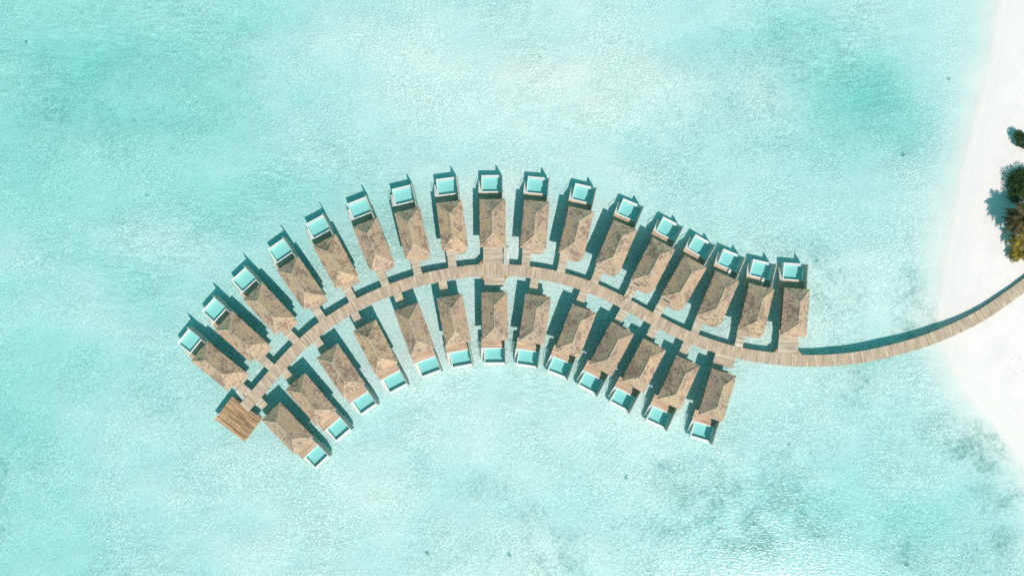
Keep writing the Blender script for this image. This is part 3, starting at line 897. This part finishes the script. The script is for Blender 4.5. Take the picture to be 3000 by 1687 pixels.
def palm(x, y, h, rad, mat, label, lean=(0,0), nf=17, seed=0, droop=0.55):
    rr = random.Random(seed); z0 = ground_z(x, y) - 0.1
    t = tag(empty('palm_tree', (x, y, z0)), label, 'palm')
    bm = bmesh.new()
    pts = [(lean[0]*f*f, lean[1]*f*f, h*f) for f in (0,0.2,0.4,0.6,0.8,1.0)]
    tube(bm, pts, 0.20, 8, 0.12); obj('trunk', mesh_from_bm('trunk', bm, M['bark'], True), t)
    top = Vector(pts[-1]); vs, fs = [], []
    for k in range(nf):
        az = 6.283*k/nf*1.0 + rr.uniform(-.2,.2) ; el = rr.uniform(0.0, 0.85) if k % 2 else rr.uniform(-0.15, 0.35)
        ln = rad*rr.uniform(0.82, 1.1)
        dirh = Vector((math.cos(az), math.sin(az), 0)); side = Vector((-math.sin(az), math.cos(az), 0))
        seg = 16; prev = None; spine = []
        for s in range(seg+1):
            f = s/seg
            spine.append(top + dirh*ln*(f*math.cos(el*(1-0.4*f))) + Vector((0,0,1))*(ln*(f*math.sin(el) - droop*f*f*(0.7+0.5*math.cos(el)))))
        for s in range(1, seg+1):
            f = s/seg; p = spine[s]; tang = (spine[s]-spine[s-1]).normalized()
            wl = ln*0.27*math.sin(math.pi*min(1, 0.12+f*0.86))+0.05
            for sg in (-1, 1):
                for sub_ in (0.0, 0.5):
                    pp = spine[s-1].lerp(spine[s], sub_)
                    tip = pp + (side*sg*0.85 + tang*0.6).normalized()*wl*rr.uniform(.85,1.1) + Vector((0,0,-0.35*wl*rr.uniform(.5,1.2)))
                    b0 = len(vs); wd = 0.085 + 0.03*rr.random()
                    vs += [pp - tang*wd, pp + tang*wd, tip + tang*wd*0.2, tip - tang*wd*0.2]
                    fs.append((b0, b0+1, b0+2, b0+3))
        for s in range(seg):        # midrib
            a, b = spine[s], spine[s+1]; b0 = len(vs); wdt = 0.06*(1-s/seg)+0.015
            vs += [a - side*wdt, a + side*wdt, b + side*wdt*0.8, b - side*wdt*0.8]; fs.append((b0,b0+1,b0+2,b0+3))
    obj('crown', mesh_raw('crown', vs, fs, mat), t)
    return t

def at(px, py, z): p = W2(px, py, z); return p.x, p.y
x, y = at(2996, 408, 3.5); leaf_tree(x, y, 3.1, 2.6, 2600, M['leaf2'], 'round dark green bush standing alone on the white sand', 'shrub', 4)
x, y = at(3012, 550, 5.0); leaf_tree(x, y, 6.5, 3.3, 9000, M['leaf'], 'big dense dark green tree at the edge of the sand', 'leafy_tree', 8)
x, y = at(2996, 640, 7.5); palm(x, y, 7.0, 5.0, M['frond'], 'dark olive palm casting a feathery shadow on the sand', (0.2,0.3), 26, 3)
x, y = at(3035, 640, 8.5); palm(x, y, 8.0, 4.6, M['frond'], 'tall dark palm with crown beside the dense green tree', (0.3,0.1), 16, 12)
x, y = at(2982, 650, 5.0); palm(x, y, 4.6, 3.9, M['frond'], 'shorter brown palm under the tall dark palm, above the golden fronds', (0.1,0.0), 22, 23)
x, y = at(2992, 700, 4.5); palm(x, y, 4.0, 3.6, M['gold'], 'yellowing palm with golden fronds between the dark palm and the small palm', (0.1,-0.2), 15, 5)
x, y = at(2979, 745, 2.6); palm(x, y, 2.2, 2.9, M['gold'], 'small golden green palm nearest the boardwalk', (0,0), 14, 6, 0.7)
x, y = at(3030, 745, 4.0); palm(x, y, 3.5, 3.4, M['gold'], 'golden palm at the inland side of the small palm', (0.1,0.1), 14, 16)
# ------------------------------------------------------------------ light, sky, camera
w = bpy.data.worlds.new('World'); scene.world = w; w.use_nodes = True
nt = w.node_tree; nt.nodes.clear()
sky = nt.nodes.new('ShaderNodeTexSky'); sky.sky_type = 'NISHITA'; sky.sun_disc = False
elev = math.asin(SUN_DIR.z)
sky.sun_elevation = elev; sky.sun_rotation = math.atan2(SUN_DIR.x, SUN_DIR.y)
sky.air_density = 1.0; sky.dust_density = 0.3; sky.ozone_density = 3.0
tint = nt.nodes.new('ShaderNodeMix'); tint.data_type = 'RGBA'; tint.blend_type = 'MULTIPLY'; tint.inputs[0].default_value = 1.0
tint.inputs[7].default_value = (0.38, 1.0, 0.61, 1)
bg = nt.nodes.new('ShaderNodeBackground'); bg.inputs['Strength'].default_value = 0.15
wo = nt.nodes.new('ShaderNodeOutputWorld')
nt.links.new(sky.outputs[0], tint.inputs[6]); nt.links.new(tint.outputs[2], bg.inputs['Color']); nt.links.new(bg.outputs[0], wo.inputs['Surface'])
ld = bpy.data.lights.new('sun', 'SUN'); ld.energy = 3.1; ld.angle = R(0.5); ld.color = (1.0, 0.86, 0.815)
lo = bpy.data.objects.new('sun', ld); link(lo); lo.location = SUN_DIR * 200
lo.rotation_euler = (-SUN_DIR).to_track_quat('-Z', 'Y').to_euler()

cd = bpy.data.cameras.new('camera'); cam = bpy.data.objects.new('camera', cd); link(cam)
cam.location = (0, 0, CAM_H); cam.rotation_euler = (0, 0, 0)
cd.sensor_width = 36.0; cd.lens = 18.0 / (150.0 / CAM_H)
cd.clip_start = 1.0; cd.clip_end = 5000.0
scene.camera = cam
vs_ = scene.view_settings
vs_.view_transform = 'Standard'; vs_.look = 'None'; vs_.exposure = 0.41; vs_.gamma = 1.0; vs_.use_curve_mapping = False
scene.cycles.use_denoising = False
scene.cycles.max_bounces = 8; scene.cycles.transparent_max_bounces = 16; scene.cycles.diffuse_bounces = 3
